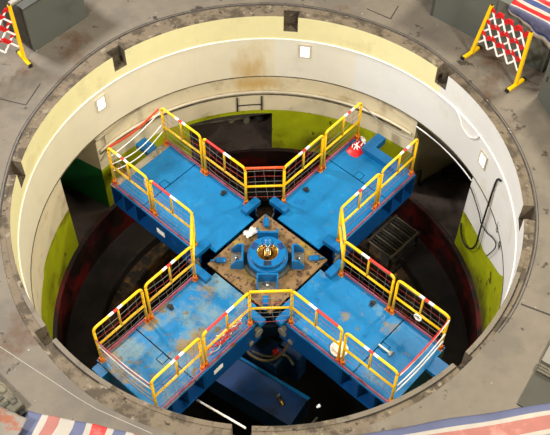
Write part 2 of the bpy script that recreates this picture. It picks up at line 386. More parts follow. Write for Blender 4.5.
mb = MB(); mb.tube(arc_tube(143.5, 140.5, R-.0, -1.75, .02)+[pol(140.2, R, -2.25), pol(143.3, R, -2.4)], .02, 6); struct('trim_7', mb, M['conduit'])
# hanger frame on the back wall
t = thing('hanger_bracket', 'dark hanger bracket of two uprights and a crossbar on the cream wall above the niche', 'bracket', pol(95.6, R, -2.7))
c0 = Vector(t.location)
for a in (92.1, 99.2):
    MB().tube([pol(a, R-.005, -2.26)-c0, pol(a, R-.005, -2.68)-c0], .016, 6).build('upright', M['darkline'], t)
MB().tube([x-c0 for x in arc_tube(92.1, 99.2, R-.015, -2.5, .01)], .014, 6).build('crossbar', M['darkline'], t)

# square lamps in the wall
def wall_lamp(a, z, label):
    t = thing('wall_lamp', label, 'lamp', pol(a, R, z-.175), rad(a), 'square lamps in the pit wall')
    f = MB(); h, w, b = .35, .25, .035
    f.box(-.03, .03, -w/2, w/2, 0, b).box(-.03, .03, -w/2, w/2, h-b, h).box(-.03, .03, -w/2, -w/2+b, b, h-b).box(-.03, .03, w/2-b, w/2, b, h-b)
    f.build('lamp_frame', M['conduit'], t)
    MB().box(-.018, .01, -w/2+b, w/2-b, b, h-b).build('diffuser', M['lamp'], t)
wall_lamp(139.6, -.9, 'square glowing wall lamp in white frame above the green doorway')
wall_lamp(80.2, -.87, 'square glowing wall lamp directly below the middle pocket of the far rim')
wall_lamp(20.2, -.98, 'square glowing wall lamp beside the black conduit on the white-lit wall')

# things on the white wall
mb = MB()
def wp(l, r=R-.03): return [pol(a, r, z) for a, z in l]
def smooth_path(pts, k=5):
    out = []; n_ = len(pts)
    for i in range(n_-1):
        p0, p1, p2, p3 = pts[max(i-1, 0)], pts[i], pts[i+1], pts[min(i+2, n_-1)]
        for j in range(k):
            t_ = j/k
            out.append(.5*((2*p1)+(-p0+p2)*t_+(2*p0-5*p1+4*p2-p3)*t_*t_+(-p0+3*p1-3*p2+p3)*t_**3))
    out.append(pts[-1]); return out
mb.tube(smooth_path(wp([(10.2, -.7), (11.6, -.78), (12.2, -1.0), (12.4, -1.8), (12.4, -2.4), (12.3, -2.95), (14.5, -3.32), (17.5, -3.45), (20.0, -3.35), (21.3, -3.1)])), .019, 8)
tag(mb.build('conduit', M['rubber']), 'thick black conduit bending down the white-lit wall to a hook on the lime green', 'conduit')
mb = MB(); mb.tube(smooth_path(wp([(22, -1.95), (19.3, -2.04), (15, -2.2), (13, -2.3), (9, -2.2), (6, -2.02), (3, -1.9), (2.6, -2.05), (5.4, -2.6)], R-.02)), .012, 6)
tag(mb.build('cable', M['rubber']), 'thin black cable sagging across the white-lit wall behind the thick conduit', 'cable')
mb = MB(); mb.tube(smooth_path(wp([(12.0, -1.2), (11.4, -1.8), (11.2, -2.4), (11.3, -3.0)], R-.015)), .009, 6)
tag(mb.build('wall_wire', M['conduit']), 'thin grey wire running down alongside the thick black conduit', 'wire')
mb = MB()
for a, z in ((12.3, -1.3), (12.4, -2.28), (12.4, -2.5)):
    mb.box(-.03, .03, -.05, .05, -.02, .02, T=Matrix.Translation(pol(a, R-.03, z)) @ Matrix.Rotation(rad(a), 4, 'Z'))
mb = MB(); mb.tube(smooth_path(wp([(34.2, -.56), (32.1, -.66), (30.3, -.82), (27.3, -.87), (24.5, -.70), (24, -.58)], R-.02)), .016, 6)
tag(mb.build('cable', M['white']), 'white cable loop hanging off the white duct on the right of the wall', 'cable')
# painted brush marks on the white-lit wall (short black strokes)
def stroke(name, label, segs):
    mb = MB()
    for (a0, z0), (a1, z1) in segs:
        mb.tube([pol(a0, R-.0, z0), pol(a1, R-.0, z1)], .007, 4)
    tag(mb.build(name, M['darkline']), label, 'marking')
def stroke2(name, label, ac, zc, w, h, segs):
    stroke(name, label, [((ac-w*(x0-.5), zc+h*(y0-.5)), (ac-w*(x1-.5), zc+h*(y1-.5))) for x0, y0, x1, y1 in segs])
stroke2('painted_mark', 'small black painted figure on the white-lit wall left of the rim pocket', 5.2, -1.62, 1.6, .26, [(.2, .5, .8, .5), (.2, .5, .2, 0), (.2, 0, .8, 0), (.8, 0, .8, .5), (.2, .5, .1, .9), (.9, .9, .95, 1)])
stroke2('painted_mark', 'small black painted mark low on the white-lit wall just above the lime green edge', 1.2, -1.75, 1.6, .24, [(.1, 0, .1, 1), (.1, 1, .8, 0), (.8, 0, .8, 1), (.1, .1, .9, .15), (.3, .9, .9, .85)])

# ------------------------------------------------------------------ the four-armed cross
ROT = 2.662
ARM = {'NE': 45, 'NW': 135, 'SW': 225, 'SE': 315}
WHERE = {'NE': 'upper right', 'NW': 'upper left', 'SW': 'lower left', 'SE': 'lower right'}
W = .78; S0 = .86; S1 = 3.56; SEAM = 2.66; GH = .65
SC = 2.0            # the arm's Empty sits this far out, at deck-bottom level
def arm_loc(a, s, v, z=0.0):
    t_ = rad(ARM[a]+ROT); return Vector((s*math.cos(t_)-v*math.sin(t_), s*math.sin(t_)+v*math.cos(t_), D+z))
def L(s, v, z): return (s-SC, v, z+GH)
def sbox(mb, s0, s1, v0, v1, z0, z1, mi=0, bev=0): return mb.box(s0-SC, s1-SC, v0, v1, z0+GH, z1+GH, mi, bev=bev)
LBL = {'NE': 'blue steel bracket arm with a red bag lying on its outer corner',
       'NW': 'blue bracket arm with a bare steel outer end strip, nearest the green doorway',
       'SW': 'heavily rust-worn blue bracket arm nearest the foreground at lower left',
       'SE': 'scuffed blue bracket arm with a white helmet against its near railing'}
for a in ARM:
    dk = M['deck_worn'] if a == 'SW' else M['deck_mid'] if a == 'SE' else M['deck']
    t = thing('bracket_arm', LBL[a], 'bracket arm', arm_loc(a, SC, 0, -GH), rad(ARM[a]+ROT), 'four arms of the cross')
    mb = MB()
    mb.prism([(S0-SC, -.53), (1.05-SC, -.53), (1.05-SC, -W), (SEAM-SC, -W), (SEAM-SC, W), (1.05-SC, W), (1.05-SC, .53), (S0-SC, .53)], GH-.035, GH)
    mb.build('deck_plate', dk, t)
    e = 3.40 if a == 'NW' else S1
    mb = MB(); g = .022
    mb.prism([(SEAM+g-SC, -W), (e-SC, -W), (e-SC, W), (SEAM+g-SC, W), (SEAM+g-SC, .13), (SEAM+.19-SC, .13), (SEAM+.19-SC, -.04), (SEAM+g-SC, -.04)], GH-.035, GH)
    mb.build('deck_plate', dk, t)
    MB().box(SEAM+g+.004-SC, SEAM+.175-SC, -.026, .116, GH-.035, GH).build('hatch_plate', dk, t)
    if a == 'NW':
        sbox(MB(), 3.405, S1, -W, W, -.035, -.004).build('end_strip', M['grating'], t)['label'] = 'bare brownish steel end strip'
    for sgn in (-1, 1):
        y0, y1 = sorted((sgn*(W-.03), sgn*W))
        spl = sbox(MB(), 1.02, 2.46, y0, y1, -GH, -.035).build('side_plate', M['blue'], t)
        w0, w1 = sorted((sgn*.52, sgn*.55))
        mb = MB(); sbox(mb, 2.46, S1-.03, w0, w1, -GH+.03, -.035); mb.build('web_plate', M['blue'], t)
        for gs in (2.46, 2.84, 3.2):
            g0, g1 = sorted((sgn*.55, sgn*(W-.01)))
            mb = MB(); sbox(mb, gs, gs+.03, g0, g1, -GH+.03, -.035); mb.build('gusset', M['blue'], t)
        for sp, zp, rp in ((1.12, -.14, .085), (1.1, -.36, .1), (1.3, -.48, .06)):
            MB().tube([(sp-SC, sgn*W, zp+GH), (sp-SC, sgn*(W+.03), zp+GH)], rp, 16).build('bolt_pad', M['plate_gray'], spl)['label'] = 'grey round pad'
        t0, t1 = sorted((sgn*(W-.035), sgn*(W-.022)))
        sbox(MB(), 1.25, S1-.02, t0, t1, .001, .07).build('toe_board', M['toe'], t)['label'] = 'pinkish red toe board'
    sbox(MB(), 1.02, S1-.03, -W, W, -GH, -GH+.03).build('bottom_plate', M['blue'], t)
    sbox(MB(), S1-.03, S1, -W, W, -GH, -.035).build('end_plate', M['blue'], t)
    for sgn in (-1, 1):             # stop blocks on the inner corners
        v0, v1 = sorted((sgn*.48, sgn*.89))
        mb = MB(); sbox(mb, 1.0, 1.16, v0, v1, .001, .13, bev=.012)
        mb.build('stop_block', M['blue_hub'], t)
    # end lugs
    mb = MB()
    if a == 'NE':
        sbox(mb, 3.27, 3.47, -.5, .41, .001, .15); sbox(mb, 3.47, 3.80, .2, .41, -.02, .15)
    elif a == 'NW':
        sbox(mb, 3.56, 3.93, -.5, -.25, -.06, .05)
        for q in range(3): sbox(mb, 3.62, 3.9, -.47+.075*q, -.44+.075*q, .05, .062)
    elif a == 'SE':
        sbox(mb, 3.56, 3.86, .22, .54, -.1, .0)
    else:
        sbox(mb, 3.56, 3.72, -.74, -.48, -.3, -.04)
    mb.build('end_lug', M['blue_hub'], t)
    if a in ('SW', 'NW'):
        sbox(MB(), 2.02, 2.24, W, W+.006, -.38, -.25).build('label_plate', M['white'], spl)['label'] = 'blank white label plate'
# lashing blocks lying on the decks
for a, s, v, lab in (('NW', 1.72, -.58, 'small black clip on the upper left blue deck by its inner railing'), ('SE', 2.05, .6, 'small black clip on the lower right blue deck beside the railing'), ('SW', 1.95, -.6, 'small black clip on the lower left rusty deck under the railing'), ('NE', 1.75, .58, 'small black clip on the upper right blue deck along the railing')):
    mb = MB(); mb.box(-.06, .06, -.035, .035, 0, .05, bev=.01); mb.box(-.02, .02, -.05, .05, .05, .065)
    tag(mb.build('lashing_clip', M['rubber'], None, arm_loc(a, s, v, .0005), rad(ARM[a]+ROT+90)), lab, 'clip', 'black clips on the decks')

# ------------------------------------------------------------------ guard rails
RH = 1.1; RT = .026
def frame_panel(t, p0, p1, top_kind='band', stile=True, topm=None, net=True, netm='wire', posts=True, seed=0):
    """p0, p1: local feet of the two posts (deck level)"""
    p0, p1 = Vector(p0), Vector(p1); d = (p1-p0); Ln = d.length; u = d/Ln
    def at(x, z): return p0+u*x+Vector((0, 0, z))
    rnd = random.Random(seed)
    if posts:
        for x in (0, Ln):
            po = MB().tube([at(x, 0.03), at(x, RH-.08)], RT, 8).build('post', M['yellow'], t)
            s_ = MB(); s_.tube([at(x, 0.012), at(x, .13)], .04, 8)
            s_.box(-.05, .05, -.042, .042, 0.0005, .014, T=Matrix.Translation(at(x, 0)))
            s_.build('post_socket', M['orange'], po)['label'] = 'rusty orange post socket'
    # top rail with rounded ends
    pts = [at(0, RH-.08)] if posts else []
    mats = []
    if posts:
        for k in range(1, 4):
            q = k/4*PI/2; pts.append(at(.08*(1-math.cos(q)), RH-.08+.08*math.sin(q)))
        x0, x1 = .08, Ln-.08
    else: x0, x1 = 0, Ln
    if top_kind == 'band':
        c = Ln*(.45+.2*rnd.random()); w = Ln*.09
        xs = [x0, c-1.5*w, c-.5*w, c+.5*w, c+1.5*w, x1]; ms = [0, 2, 1, 2, 0]
    elif top_kind == 'redhalf':
        xs = [x0, Ln*.35, Ln*.5, x1]; ms = [0, 2, 1]
    else: xs = [x0, x1]; ms = [3 if top_kind == 'red' else 0]
    pre = len(pts)
    pts += [at(x, RH) for x in xs]
    mats = [0]*pre+ms
    if posts:
        for k in range(3, 0, -1):
            q = k/4*PI/2; pts.append(at(Ln-.08*(1-math.cos(q)), RH-.08+.08*math.sin(q)))
        pts.append(at(Ln, RH-.08)); mats += [0]*4
    MB().tube(pts, RT, 8, mats=mats).build('top_rail', [M['yellow'], M['redband'], M['white'], M['orangered']], t)
    MB().tube([at(0, RH*.5), at(Ln, RH*.5)], RT*.92, 8).build('mid_rail', M['yellow'], t)
    if stile: MB().tube([at(Ln*.5, RH*.5), at(Ln*.5, RH)], RT*.8, 8).build('stile', M['yellow'], t)
    if net:
        mb = MB(); nx = max(3, int(Ln/.16))
        nr = Vector((-u.y, u.x, 0))*.03
        for k in range(1, nx):
            x = Ln*k/nx; dx = rnd.uniform(-.08, .08)
            mb.tube([at(max(0, min(Ln, x+dx)), .1)+nr, at(x+dx*.3, .55)+nr*1.6, at(max(0, min(Ln, x-dx*.6)), RH)+nr], .0032, 4, caps=False)
        for k in range(1, 7):
            z = .02+RH*k/7
            mb.tube([at(0, z)+nr, at(Ln*.33, z-.02*rnd.random())+nr*1.5, at(Ln*.66, z-.03*rnd.random())+nr*1.5, at(Ln, z+.02*rnd.uniform(-1, 1))+nr], .004, 4, mi=1 if k in (1, 5) else 0, caps=False)
        mb.build('safety_net', [M['wire'], M['wire_red']], t)
SIDE_TXT = {('NE', 1): 'left', ('NE', -1): 'right', ('NW', -1): 'back', ('NW', 1): 'front', ('SW', -1): 'back', ('SW', 1): 'front', ('SE', 1): 'back', ('SE', -1): 'front'}
VR = .70
for a in ARM:
    for sgn in (1, -1):
        for pos in ('inner', 'outer'):
            s0, s1 = (1.22, 2.33) if pos == 'inner' else (2.42, 3.5)
            side = SIDE_TXT[(a, sgn)]
            lab = f"yellow railing panel with net, {pos} one along the {side} edge of the {WHERE[a]} arm"
            mid = (s0+s1)/2
            t = thing('guard_rail', lab, 'railing', arm_loc(a, mid, sgn*VR, .001), rad(ARM[a]+ROT), 'yellow railing panels on the cross')
            sd = hash_ = (sorted(ARM).index(a)*4+(sgn+1)+(pos == 'inner'))
            frame_panel(t, (s0-mid, 0, 0), (s1-mid, 0, 0), 'redhalf' if (pos == 'inner' and side in ('front',)) or (a, sgn, pos) in (('SE', 1, 'inner'), ('NW', -1, 'inner')) else 'band', seed=sd)
for (a, va, b, vb, nm, kind) in (('NW', -VR, 'NE', VR, 'far', 'red'), ('NE', -VR, 'SE', VR, 'right', 'plain'), ('SE', -VR, 'SW', VR, 'near', 'plain'), ('SW', -VR, 'NW', VR, 'left', 'plain')):
    p, q = arm_loc(a, 1.22, va, .0), arm_loc(b, 1.22, vb, .0)
    lab = {'far': 'short railing with orange-red top bridging the gap behind the bearing', 'near': 'short yellow railing bridging the gap nearest the camera in front of the bearing', 'left': 'short yellow railing seen edge-on bridging the gap left of the bearing', 'right': 'short yellow railing seen edge-on bridging the gap right of the bearing'}[nm]
    mid = (p+q)/2
    t = thing('gap_rail', lab, 'railing', mid, 0, 'short railings across the gaps')
    frame_panel(t, p-mid, q-mid, kind, stile=False, posts=False, seed=50+len(nm))

# ropes across the outer ends of the arms
def rope(name, label, cat, pts, r, m, seg=6):
    mb = MB(); mb.tube(smooth_path([Vector(p) for p in pts], seg), r, 6)
    return tag(mb.build(name, m), label, cat)
def sag(p, q, d, k=5):
    p, q = Vector(p), Vector(q); return [p.lerp(q, i/k)-Vector((0, 0, d*math.sin(PI*i/k))) for i in range(k+1)]
def span(a, z0, z1, d, s=3.52): return sag(arm_loc(a, s, VR-.03, z0), arm_loc(a, s, -VR+.03, z1), d)
# wide orange red ribbon of the upper-left end
mb = MB(); pts = smooth_path(span('NW', 1.02, 1.04, .1, 3.55), 4)
vs = []; 
for i, q in enumerate(pts): vs += [q+Vector((0, 0, .035)), q-Vector((.0, 0, .035)), q+Vector((-.006, .006, .035)), q+Vector((-.006, .006, -.035))]
fs = []
for i in range(len(pts)-1):
    b = i*4
    fs += [(b, b+1, b+5, b+4), (b+2, b+6, b+7, b+3), (b, b+4, b+6, b+2), (b+1, b+3, b+7, b+5)]
mb.add(vs, fs); tag(mb.build('warning_ribbon', M['orangered']), 'orange-red warning ribbon strung across the outer end of the upper left arm', 'ribbon')
for k, (z0, z1, d) in enumerate(((.78, .98, .06), (.55, .6, .16), (.35, .4, .18))):
    rope('safety_rope', f"pale rope across the end of the upper left arm, {['highest', 'middle', 'lowest'][k]} under the orange ribbon", 'rope', span('NW', z0, z1, d), .012, M['white'])['group'] = 'ropes across the arm ends'
rope('safety_rope', 'red rope across the end of the lower right arm, stretched between the railing tops', 'rope', span('SE', 1.05, 1.0, .1), .016, M['redband'])['group'] = 'ropes across the arm ends'
for k, (z0, z1, d) in enumerate(((1.0, 1.06, .12), (.62, .6, .12), (.4, .35, .1))):
    rope('safety_rope', f"white rope across the end of the lower right arm, {['highest', 'middle', 'lowest'][k]} of the white ones", 'rope', span('SE', z1, z0, d, 3.53), .013, M['white'])['group'] = 'ropes across the arm ends'
rope('safety_rope', 'reddish rope across the end of the lower left arm, just under the railing tops', 'rope', span('SW', .98, .8, .1), .012, M['toe'])['group'] = 'ropes across the arm ends'
for k, (z0, z1, d) in enumerate(((.98, .72, .06), (.8, .6, .1), (.55, .45, .14), (.35, .3, .12))):
    rope('safety_rope', f"pale rope across the end of the lower left arm, {['topmost', 'second highest', 'second lowest', 'lowest'][k]} of the pale ones", 'rope', span('SW', z0, z1, d, 3.51), .012, M['cloth'] if k < 2 else M['wire'])['group'] = 'ropes across the arm ends'
rope('safety_rope', 'thin red and white rope across the end of the upper right arm', 'rope', span('NE', 1.0, .95, .12), .01, M['wire'])['group'] = 'ropes across the arm ends'

# bundled red netting inside the lower left arm's front railing
mb = MB(); rn = random.Random(5)
for k in range(15):
    s0_ = 1.3+rn.random()*.5; s1_ = s0_+.25+rn.random()*.35; pp = []
    for i in range(6):
        q = i/5; pp.append(arm_loc('SW', s0_+(s1_-s0_)*q, .6+rn.uniform(-.06, .045), .02+rn.random()*(.3 if k % 3 else .1)))
    mb.tube(smooth_path(pp, 3), .011, 5, mi=1 if k % 5 == 0 else 0)
tag(mb.build('safety_netting', [M['redband'], M['cloth']]), 'loose bundle of red netting cord piled inside the front railing of the lower left arm', 'netting')
# things lying on the arms
base = arm_loc('NE', 3.28, .52, .001)
t = thing('red_bag', 'red cloth bag with white squiggles lying on the upper right blue deck', 'bag', base, rad(ARM['NE']+ROT))
mb = MB(); g = 14; vs = []
for i in range(g+1):
    for j in range(g+1):
        u_, w_ = i/g*2-1, j/g*2-1
        k = max(abs(u_), abs(w_)); rr_ = math.hypot(u_, w_)
        sc = (k/rr_ if rr_ > 0 else 1)*.5+.5
        x, y = u_*.23*sc, w_*.165*sc
        h = .075*(1-k**3)+.03*noise.noise(Vector((x*9, y*9, 4)))*(1-k)
        vs.append((x, y, max(.004, h)))
mb.add(vs, [(i*(g+1)+j, (i+1)*(g+1)+j, (i+1)*(g+1)+j+1, i*(g+1)+j+1) for i in range(g) for j in range(g)], 0, True)
mb.build('bag_body', M['bag'], t)
mk = MB()
for (x0, y0), (x1, y1) in (((-.12, .0), (.13, .06)), ((.0, -.07), (.0, .1)), ((-.08, -.06), (.06, .08)), ((-.1, .06), (-.02, .11)), ((.05, -.05), (.14, -.02))):
    pp = []
    for i in range(5):
        q = i/4; x, y = x0+(x1-x0)*q, y0+(y1-y0)*q
        k = max(abs(x/.24), abs(y/.18)); pp.append((x, y, .075*(1-k**3)+.02))
    mk.tube(pp, .012, 5)
mk.build('white_mark', M['white'], t)
mb = MB(); mb.box(-.12, .12, -.03, .03, 0, .05, bev=.012); mb.box(-.05, .05, -.04, .04, .045, .06)
tag(mb.build('cloth_roll', M['cloth'], None, arm_loc('NE', 3.52, .56, .002), rad(ARM['NE']+ROT+60)), 'white folded cloth between the red bag and the blue end lug', 'cloth')
t = thing('safety_helmet', 'cream white safety helmet lying by the front railing of the lower right arm', 'helmet', arm_loc('SE', 2.2, -.52, .001), rad(20))
MB().lathe([(.001, .165), (.05, .16), (.1, .13), (.125, .08), (.132, .02), (.12, .02)], 24).build('shell', M['helmet'], t)
MB().lathe([(.12, .014), (.165, .006), (.166, .014), (.125, .03)], 24).build('brim', M['helmet'], t)
t = thing('hammer', 'short pale-handled hammer lying on the lower right blue deck by the seam', 'hammer', arm_loc('SE', 2.8, .02, .001), rad(ARM['SE']+ROT))
MB().tube([(-.14, 0, .025), (.12, 0, .025)], [.018, .022], 8).build('handle', M['helmet'], t)
MB().box(.1, .16, -.05, .05, 0, .05, bev=.01).build('head', M['steel'], t)
mb = MB(); mb.tube([(.07*math.cos(q/14*2*PI), 0, .07*math.sin(q/14*2*PI)+.02*(q % 2)) for q in range(14)], .014, 6, closed=True); mb.tube([(.06*math.cos(q/14*2*PI), .02, .06*math.sin(q/14*2*PI)) for q in range(14)], .012, 6, closed=True)
tag(mb.build('rope_coil', M['white'], None, arm_loc('SE', 2.96, VR-.045, .5), rad(ARM['SE']+ROT)), 'small white rope coil hung on the back railing of the lower right arm', 'coil')
mb = MB(); g = 6; vs = []
for i in range(g+1):
    for j in range(g+1):
        x, z = (i/g-.5)*.13, (j/g-.5)*.26; vs.append((x*(1+.3*math.sin(j)), .015*math.sin(i*1.7+j), z))
mb.add(vs, [(i*(g+1)+j, (i+1)*(g+1)+j, (i+1)*(g+1)+j+1, i*(g+1)+j+1) for i in range(g) for j in range(g)], 0, True)
o = mb.build('rag', M['cloth'], None, arm_loc('NW', 2.52, VR-.045, .75), rad(ARM['NW']+ROT)); tag(o, 'white rag tied to the front railing of the upper left arm', 'rag')
md = o.modifiers.new('thick', 'SOLIDIFY'); md.thickness = .012

# ------------------------------------------------------------------ hub in the middle
mb = MB(); h = .80
tr = Matrix.Rotation(rad(45+ROT), 4, 'Z')
t = thing('hub_plate', 'square dirty ochre steel plate between the four arms under the bearing', 'plate', (0, 0, D-.07), rad(45+ROT))
MB().box(-h, h, -h, h, 0, .04).build('plate', M['ochre'], t)
for i in range(5):
    for sx, sy in ((1, 0), (0, 1), (-1, 0), (0, -1)):
        x = (i-2)*.3
        px, py = (sx*.74, x) if sx else (x, sy*.74)
        MB().lathe([(.001, .055), (.014, .055), (.016, .04)], 8, cx=px, cy=py).build('bolt', M['groove'], t)
ZH = D-.03
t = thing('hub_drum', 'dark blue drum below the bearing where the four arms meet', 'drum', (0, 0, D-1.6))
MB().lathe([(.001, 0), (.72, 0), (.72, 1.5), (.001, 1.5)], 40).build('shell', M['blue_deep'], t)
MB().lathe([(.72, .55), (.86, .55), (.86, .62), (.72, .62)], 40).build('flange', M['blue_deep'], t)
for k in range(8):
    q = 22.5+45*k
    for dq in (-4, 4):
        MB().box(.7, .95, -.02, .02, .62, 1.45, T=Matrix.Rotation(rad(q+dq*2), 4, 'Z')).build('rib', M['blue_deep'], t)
t = thing('guide_bearing', 'round blue bearing housing with brass bore at the centre of the cross', 'bearing', (0, .02, ZH))
MB().lathe([(.46, 0), (.46, .04), (.41, .06), (.40, .1)], 48, smooth=False).build('base_ring', M['gray_dark'], t)
MB().lathe([(.36, .0), (.36, .06), (.39, .07), (.39, .16), (.38, .18), (.32, .19)], 48, smooth=False).build('lower_flange', M['blue_hub'], t)
ring_ = MB().lathe([(.30, .15), (.305, .22), (.335, .235), (.345, .31), (.33, .325), (.22, .325), (.2, .31), (.2, .1)], 48, smooth=False).build('upper_ring', M['blue_hub'], t)
MB().lathe([(.2, .3), (.185, .305), (.175, .22), (.14, .2), (.12, .1), (.001, .09)], 40).build('bore', M['brass'], t)
MB().lathe([(.06, .12), (.06, .26), (.03, .29), (.001, .30)], 20, cx=0, cy=.07).build('shaft_tip', M['steel'], t)
for q in (25, 155, 270):
    MB().box(.225, .32, -.07, .07, .324, .332, T=Matrix.Rotation(rad(q), 4, 'Z')).build('cover_plate', M['blue_deep'], ring_)
MB().ball((0, .2, .315), .11, 16, half=True, sy=.9, sz=.9).build('filler_dome', M['blue_hub'], t)
mb = MB(); mb.tube([(-.06, .16, .36), (0, .06, .33), (.06, .16, .36)], .02, 8); mb.build('handle', M['steel'], t)
for k, (q, nm) in enumerate(((90, 'behind'), (180, 'left of'), (270, 'in front of'), (0, 'right of'))):
    t = thing('support_bracket', f'blue open box bracket standing {nm} the round bearing', 'bracket', pol(q, .40, ZH)+Vector((0, .03, 0)), rad(q), 'blue brackets round the bearing')
    MB().box(.05, .09, -.2, .2, 0, .27, bev=.006).build('back_plate', M['blue_hub'], t)
    for sg in (-1, 1):
        y0, y1 = sorted((sg*.17, sg*.2))
        mb = MB(); vs = [(.09, y0, 0), (.29, y0, 0), (.29, y0, .1), (.16, y0, .27), (.09, y0, .27)]
        vs += [(x, y1, z) for x, _, z in vs]
        mb.add(vs, [(0, 1, 2, 3, 4), (9, 8, 7, 6, 5), (0, 5, 6, 1), (1, 6, 7, 2), (2, 7, 8, 3), (3, 8, 9, 4), (4, 9, 5, 0)])
        mb.build('side_gusset', M['blue_hub'], t)
    MB().box(.09, .29, -.17, .17, 0, .02).build('foot_plate', M['plate_gray'], t)
    MB().lathe([(.001, .1), (.035, .1), (.04, .02)], 8, cx=.19, cy=0).build('bolt', M['steel'], t)
for q, nm in ((92, 'behind'), (180, 'left of'), (268, 'in front of'), (4, 'right of')):
    mb = MB(); mb.box(-.1, .1, -.055, .055, 0, .085, bev=.022)
    mb.tube([(.1, 0, .03), (.2, 0, .03)], .02, 6)
    tag(mb.build('wedge_block', M['blue_hub'], None, pol(q, .88, ZH+.0), rad(q)), f'small blue wedge block at the plate corner {nm} the bearing', 'block', 'wedge blocks round the bearing')
mb = MB(); vs = []; g = 6
for i in range(g+1):
    for j in range(g+1):
        x, y = (i/g-.5)*.26*(1+.12*math.sin(j*1.9)), (j/g-.5)*.16*(1+.15*math.cos(i*1.4))
        vs.append((x, y, .045+.03*noise.noise(Vector((i*.9, j*.9, 1)))+.025*math.sin(i*1.9+j)))
mb.add(vs, [(i*(g+1)+j, (i+1)*(g+1)+j, (i+1)*(g+1)+j+1, i*(g+1)+j+1) for i in range(g) for j in range(g)], 0, True)
o = mb.build('rag', M['cloth'], None, (-.33, .63, ZH+.03), rad(35)); tag(o, 'crumpled white rag on the ochre plate behind the bearing', 'rag')
md = o.modifiers.new('thick', 'SOLIDIFY'); md.thickness = .012

# ------------------------------------------------------------------ deep below
dirn = rad(-33)
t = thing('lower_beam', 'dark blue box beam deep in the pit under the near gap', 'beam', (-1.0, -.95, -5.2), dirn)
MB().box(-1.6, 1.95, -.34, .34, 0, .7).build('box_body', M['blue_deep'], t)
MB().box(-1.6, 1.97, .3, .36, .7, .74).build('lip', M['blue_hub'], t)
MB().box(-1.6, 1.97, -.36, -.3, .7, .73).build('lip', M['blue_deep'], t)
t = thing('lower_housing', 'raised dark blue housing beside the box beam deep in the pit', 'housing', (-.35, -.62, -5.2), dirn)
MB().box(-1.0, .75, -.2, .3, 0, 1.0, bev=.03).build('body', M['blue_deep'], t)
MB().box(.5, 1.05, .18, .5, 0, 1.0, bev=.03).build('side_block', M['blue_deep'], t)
mb = MB(); mb.ball((0, 0, .075), .075, 14); mb.tube([(0, 0, .14), (0, 0, .19)], .015, 6)
tag(mb.build('float_ball', M['redball'], None, (.17, -.90, -4.2)), 'small red ball on the dark blue housing deep in the pit', 'ball')
rope('hose', 'tan hose looping over the dark blue housing under the near gap', 'hose', [(-.5, -.75, -3.9), (-.36, -.95, -4.1), (-.05, -1.08, -4.15), (.25, -.98, -4.12), (.45, -.75, -3.95)], .03, M['hose'])
rope('hose', 'grey hose lying by the red ball deep in the pit', 'hose', [(-.3, -.9, -4.1), (0, -.98, -4.16), (.35, -.95, -4.16), (.52, -1.15, -4.2)], .025, M['plate_gray'])
mb = MB(); mb.tube([(-.1, -2.62, -2.8), (-1.25, -2.35, -3.3)], .02, 8)
p0 = Vector((-1.2, -2.6, -2.8)); 
mb = MB(); mb.tube([(-1.2, -2.72, -2.5), (-.335, -3.62, -1.6)], .02, 8)
tag(mb.build('pole', M['white']), 'long white pole leaning from under the lower left arm up to the near rim', 'pole')
mb = MB(); mb.box(-.05, .05, -.02, .02, 0, .035, bev=.009); mb.box(-.015, .03, -.045, -.01, .005, .045, bev=.008)
tag(mb.build('work_light', glow('small_lamp', (1, 1, .95, 1), .8), None, (1.1, -1.1, -6.195), rad(50)), 'small bright lamp lying on the dark pit floor under the lower right arm', 'lamp')
t = thing('wrench', 'yellow-handled tool lying on the dark blue box beam', 'tool', (.28, -1.80, -4.498), rad(115))
MB().tube([(-.1, 0, .03), (.1, 0, .03)], .03, 8).build('handle', M['brass'], t)
MB().box(.1, .16, -.035, .035, 0, .05, bev=.01).build('jaw', M['steel'], t)
mb = MB(); mb.box(-.17, .17, -.05, .05, 0, .04, bev=.01); mb.box(.17, .5, -.02, .02, 0.005, .035)
tag(mb.build('cable_bracket', M['plate_gray'], None, (.75, -1.75, -6.199), rad(50)), 'grey strap bracket on the dark pit floor beyond the box beam', 'bracket')

# slatted rack under the upper right arm
A0 = Vector((2.25, 2.09)); B0 = Vector((2.9, 2.72)); C0 = Vector((3.33, 2.36)); D0 = Vector((2.62, 1.62))
ctr = (A0+B0+C0+D0)/4; ang = math.atan2((C0-D0).y, (C0-D0).x)
lu, lv = (C0-D0).length, (C0-B0).length*1.15
t = thing('slatted_rack', 'dark steel slatted rack standing on the pit ledge right of the upper right arm', 'rack', (ctr.x, ctr.y, -6.19), ang)
zt = 1.69
for sy in (-1, 1):
    MB().box(-lu/2, lu/2, sy*lv/2-.025, sy*lv/2+.025, zt-.08, zt).build('edge_beam', M['crate_edge'] if sy < 0 else M['crate'], t)
for k in range(13):
    x = -lu/2+lu*(k+.5)/13
    MB().box(x-.014, x+.014, -lv/2+.026, lv/2-.026, zt-.05, zt-.005).build('slat', M['crate'] if k % 3 else M['crate_edge'], t)
for sx in (-1, 1):
    for sy in (-1, 1):
        MB().box(sx*(lu/2-.05)-.03, sx*(lu/2-.05)+.03, sy*(lv/2)-.025, sy*lv/2+.025, 0, zt-.08).build('leg', M['crate'], t)
for z in (.5, .9, 1.3):
    MB().box(-lu/2+.08, lu/2-.08, -lv/2-.02, -lv/2+.02, z, z+.04).build('cross_bar', M['crate'], t)
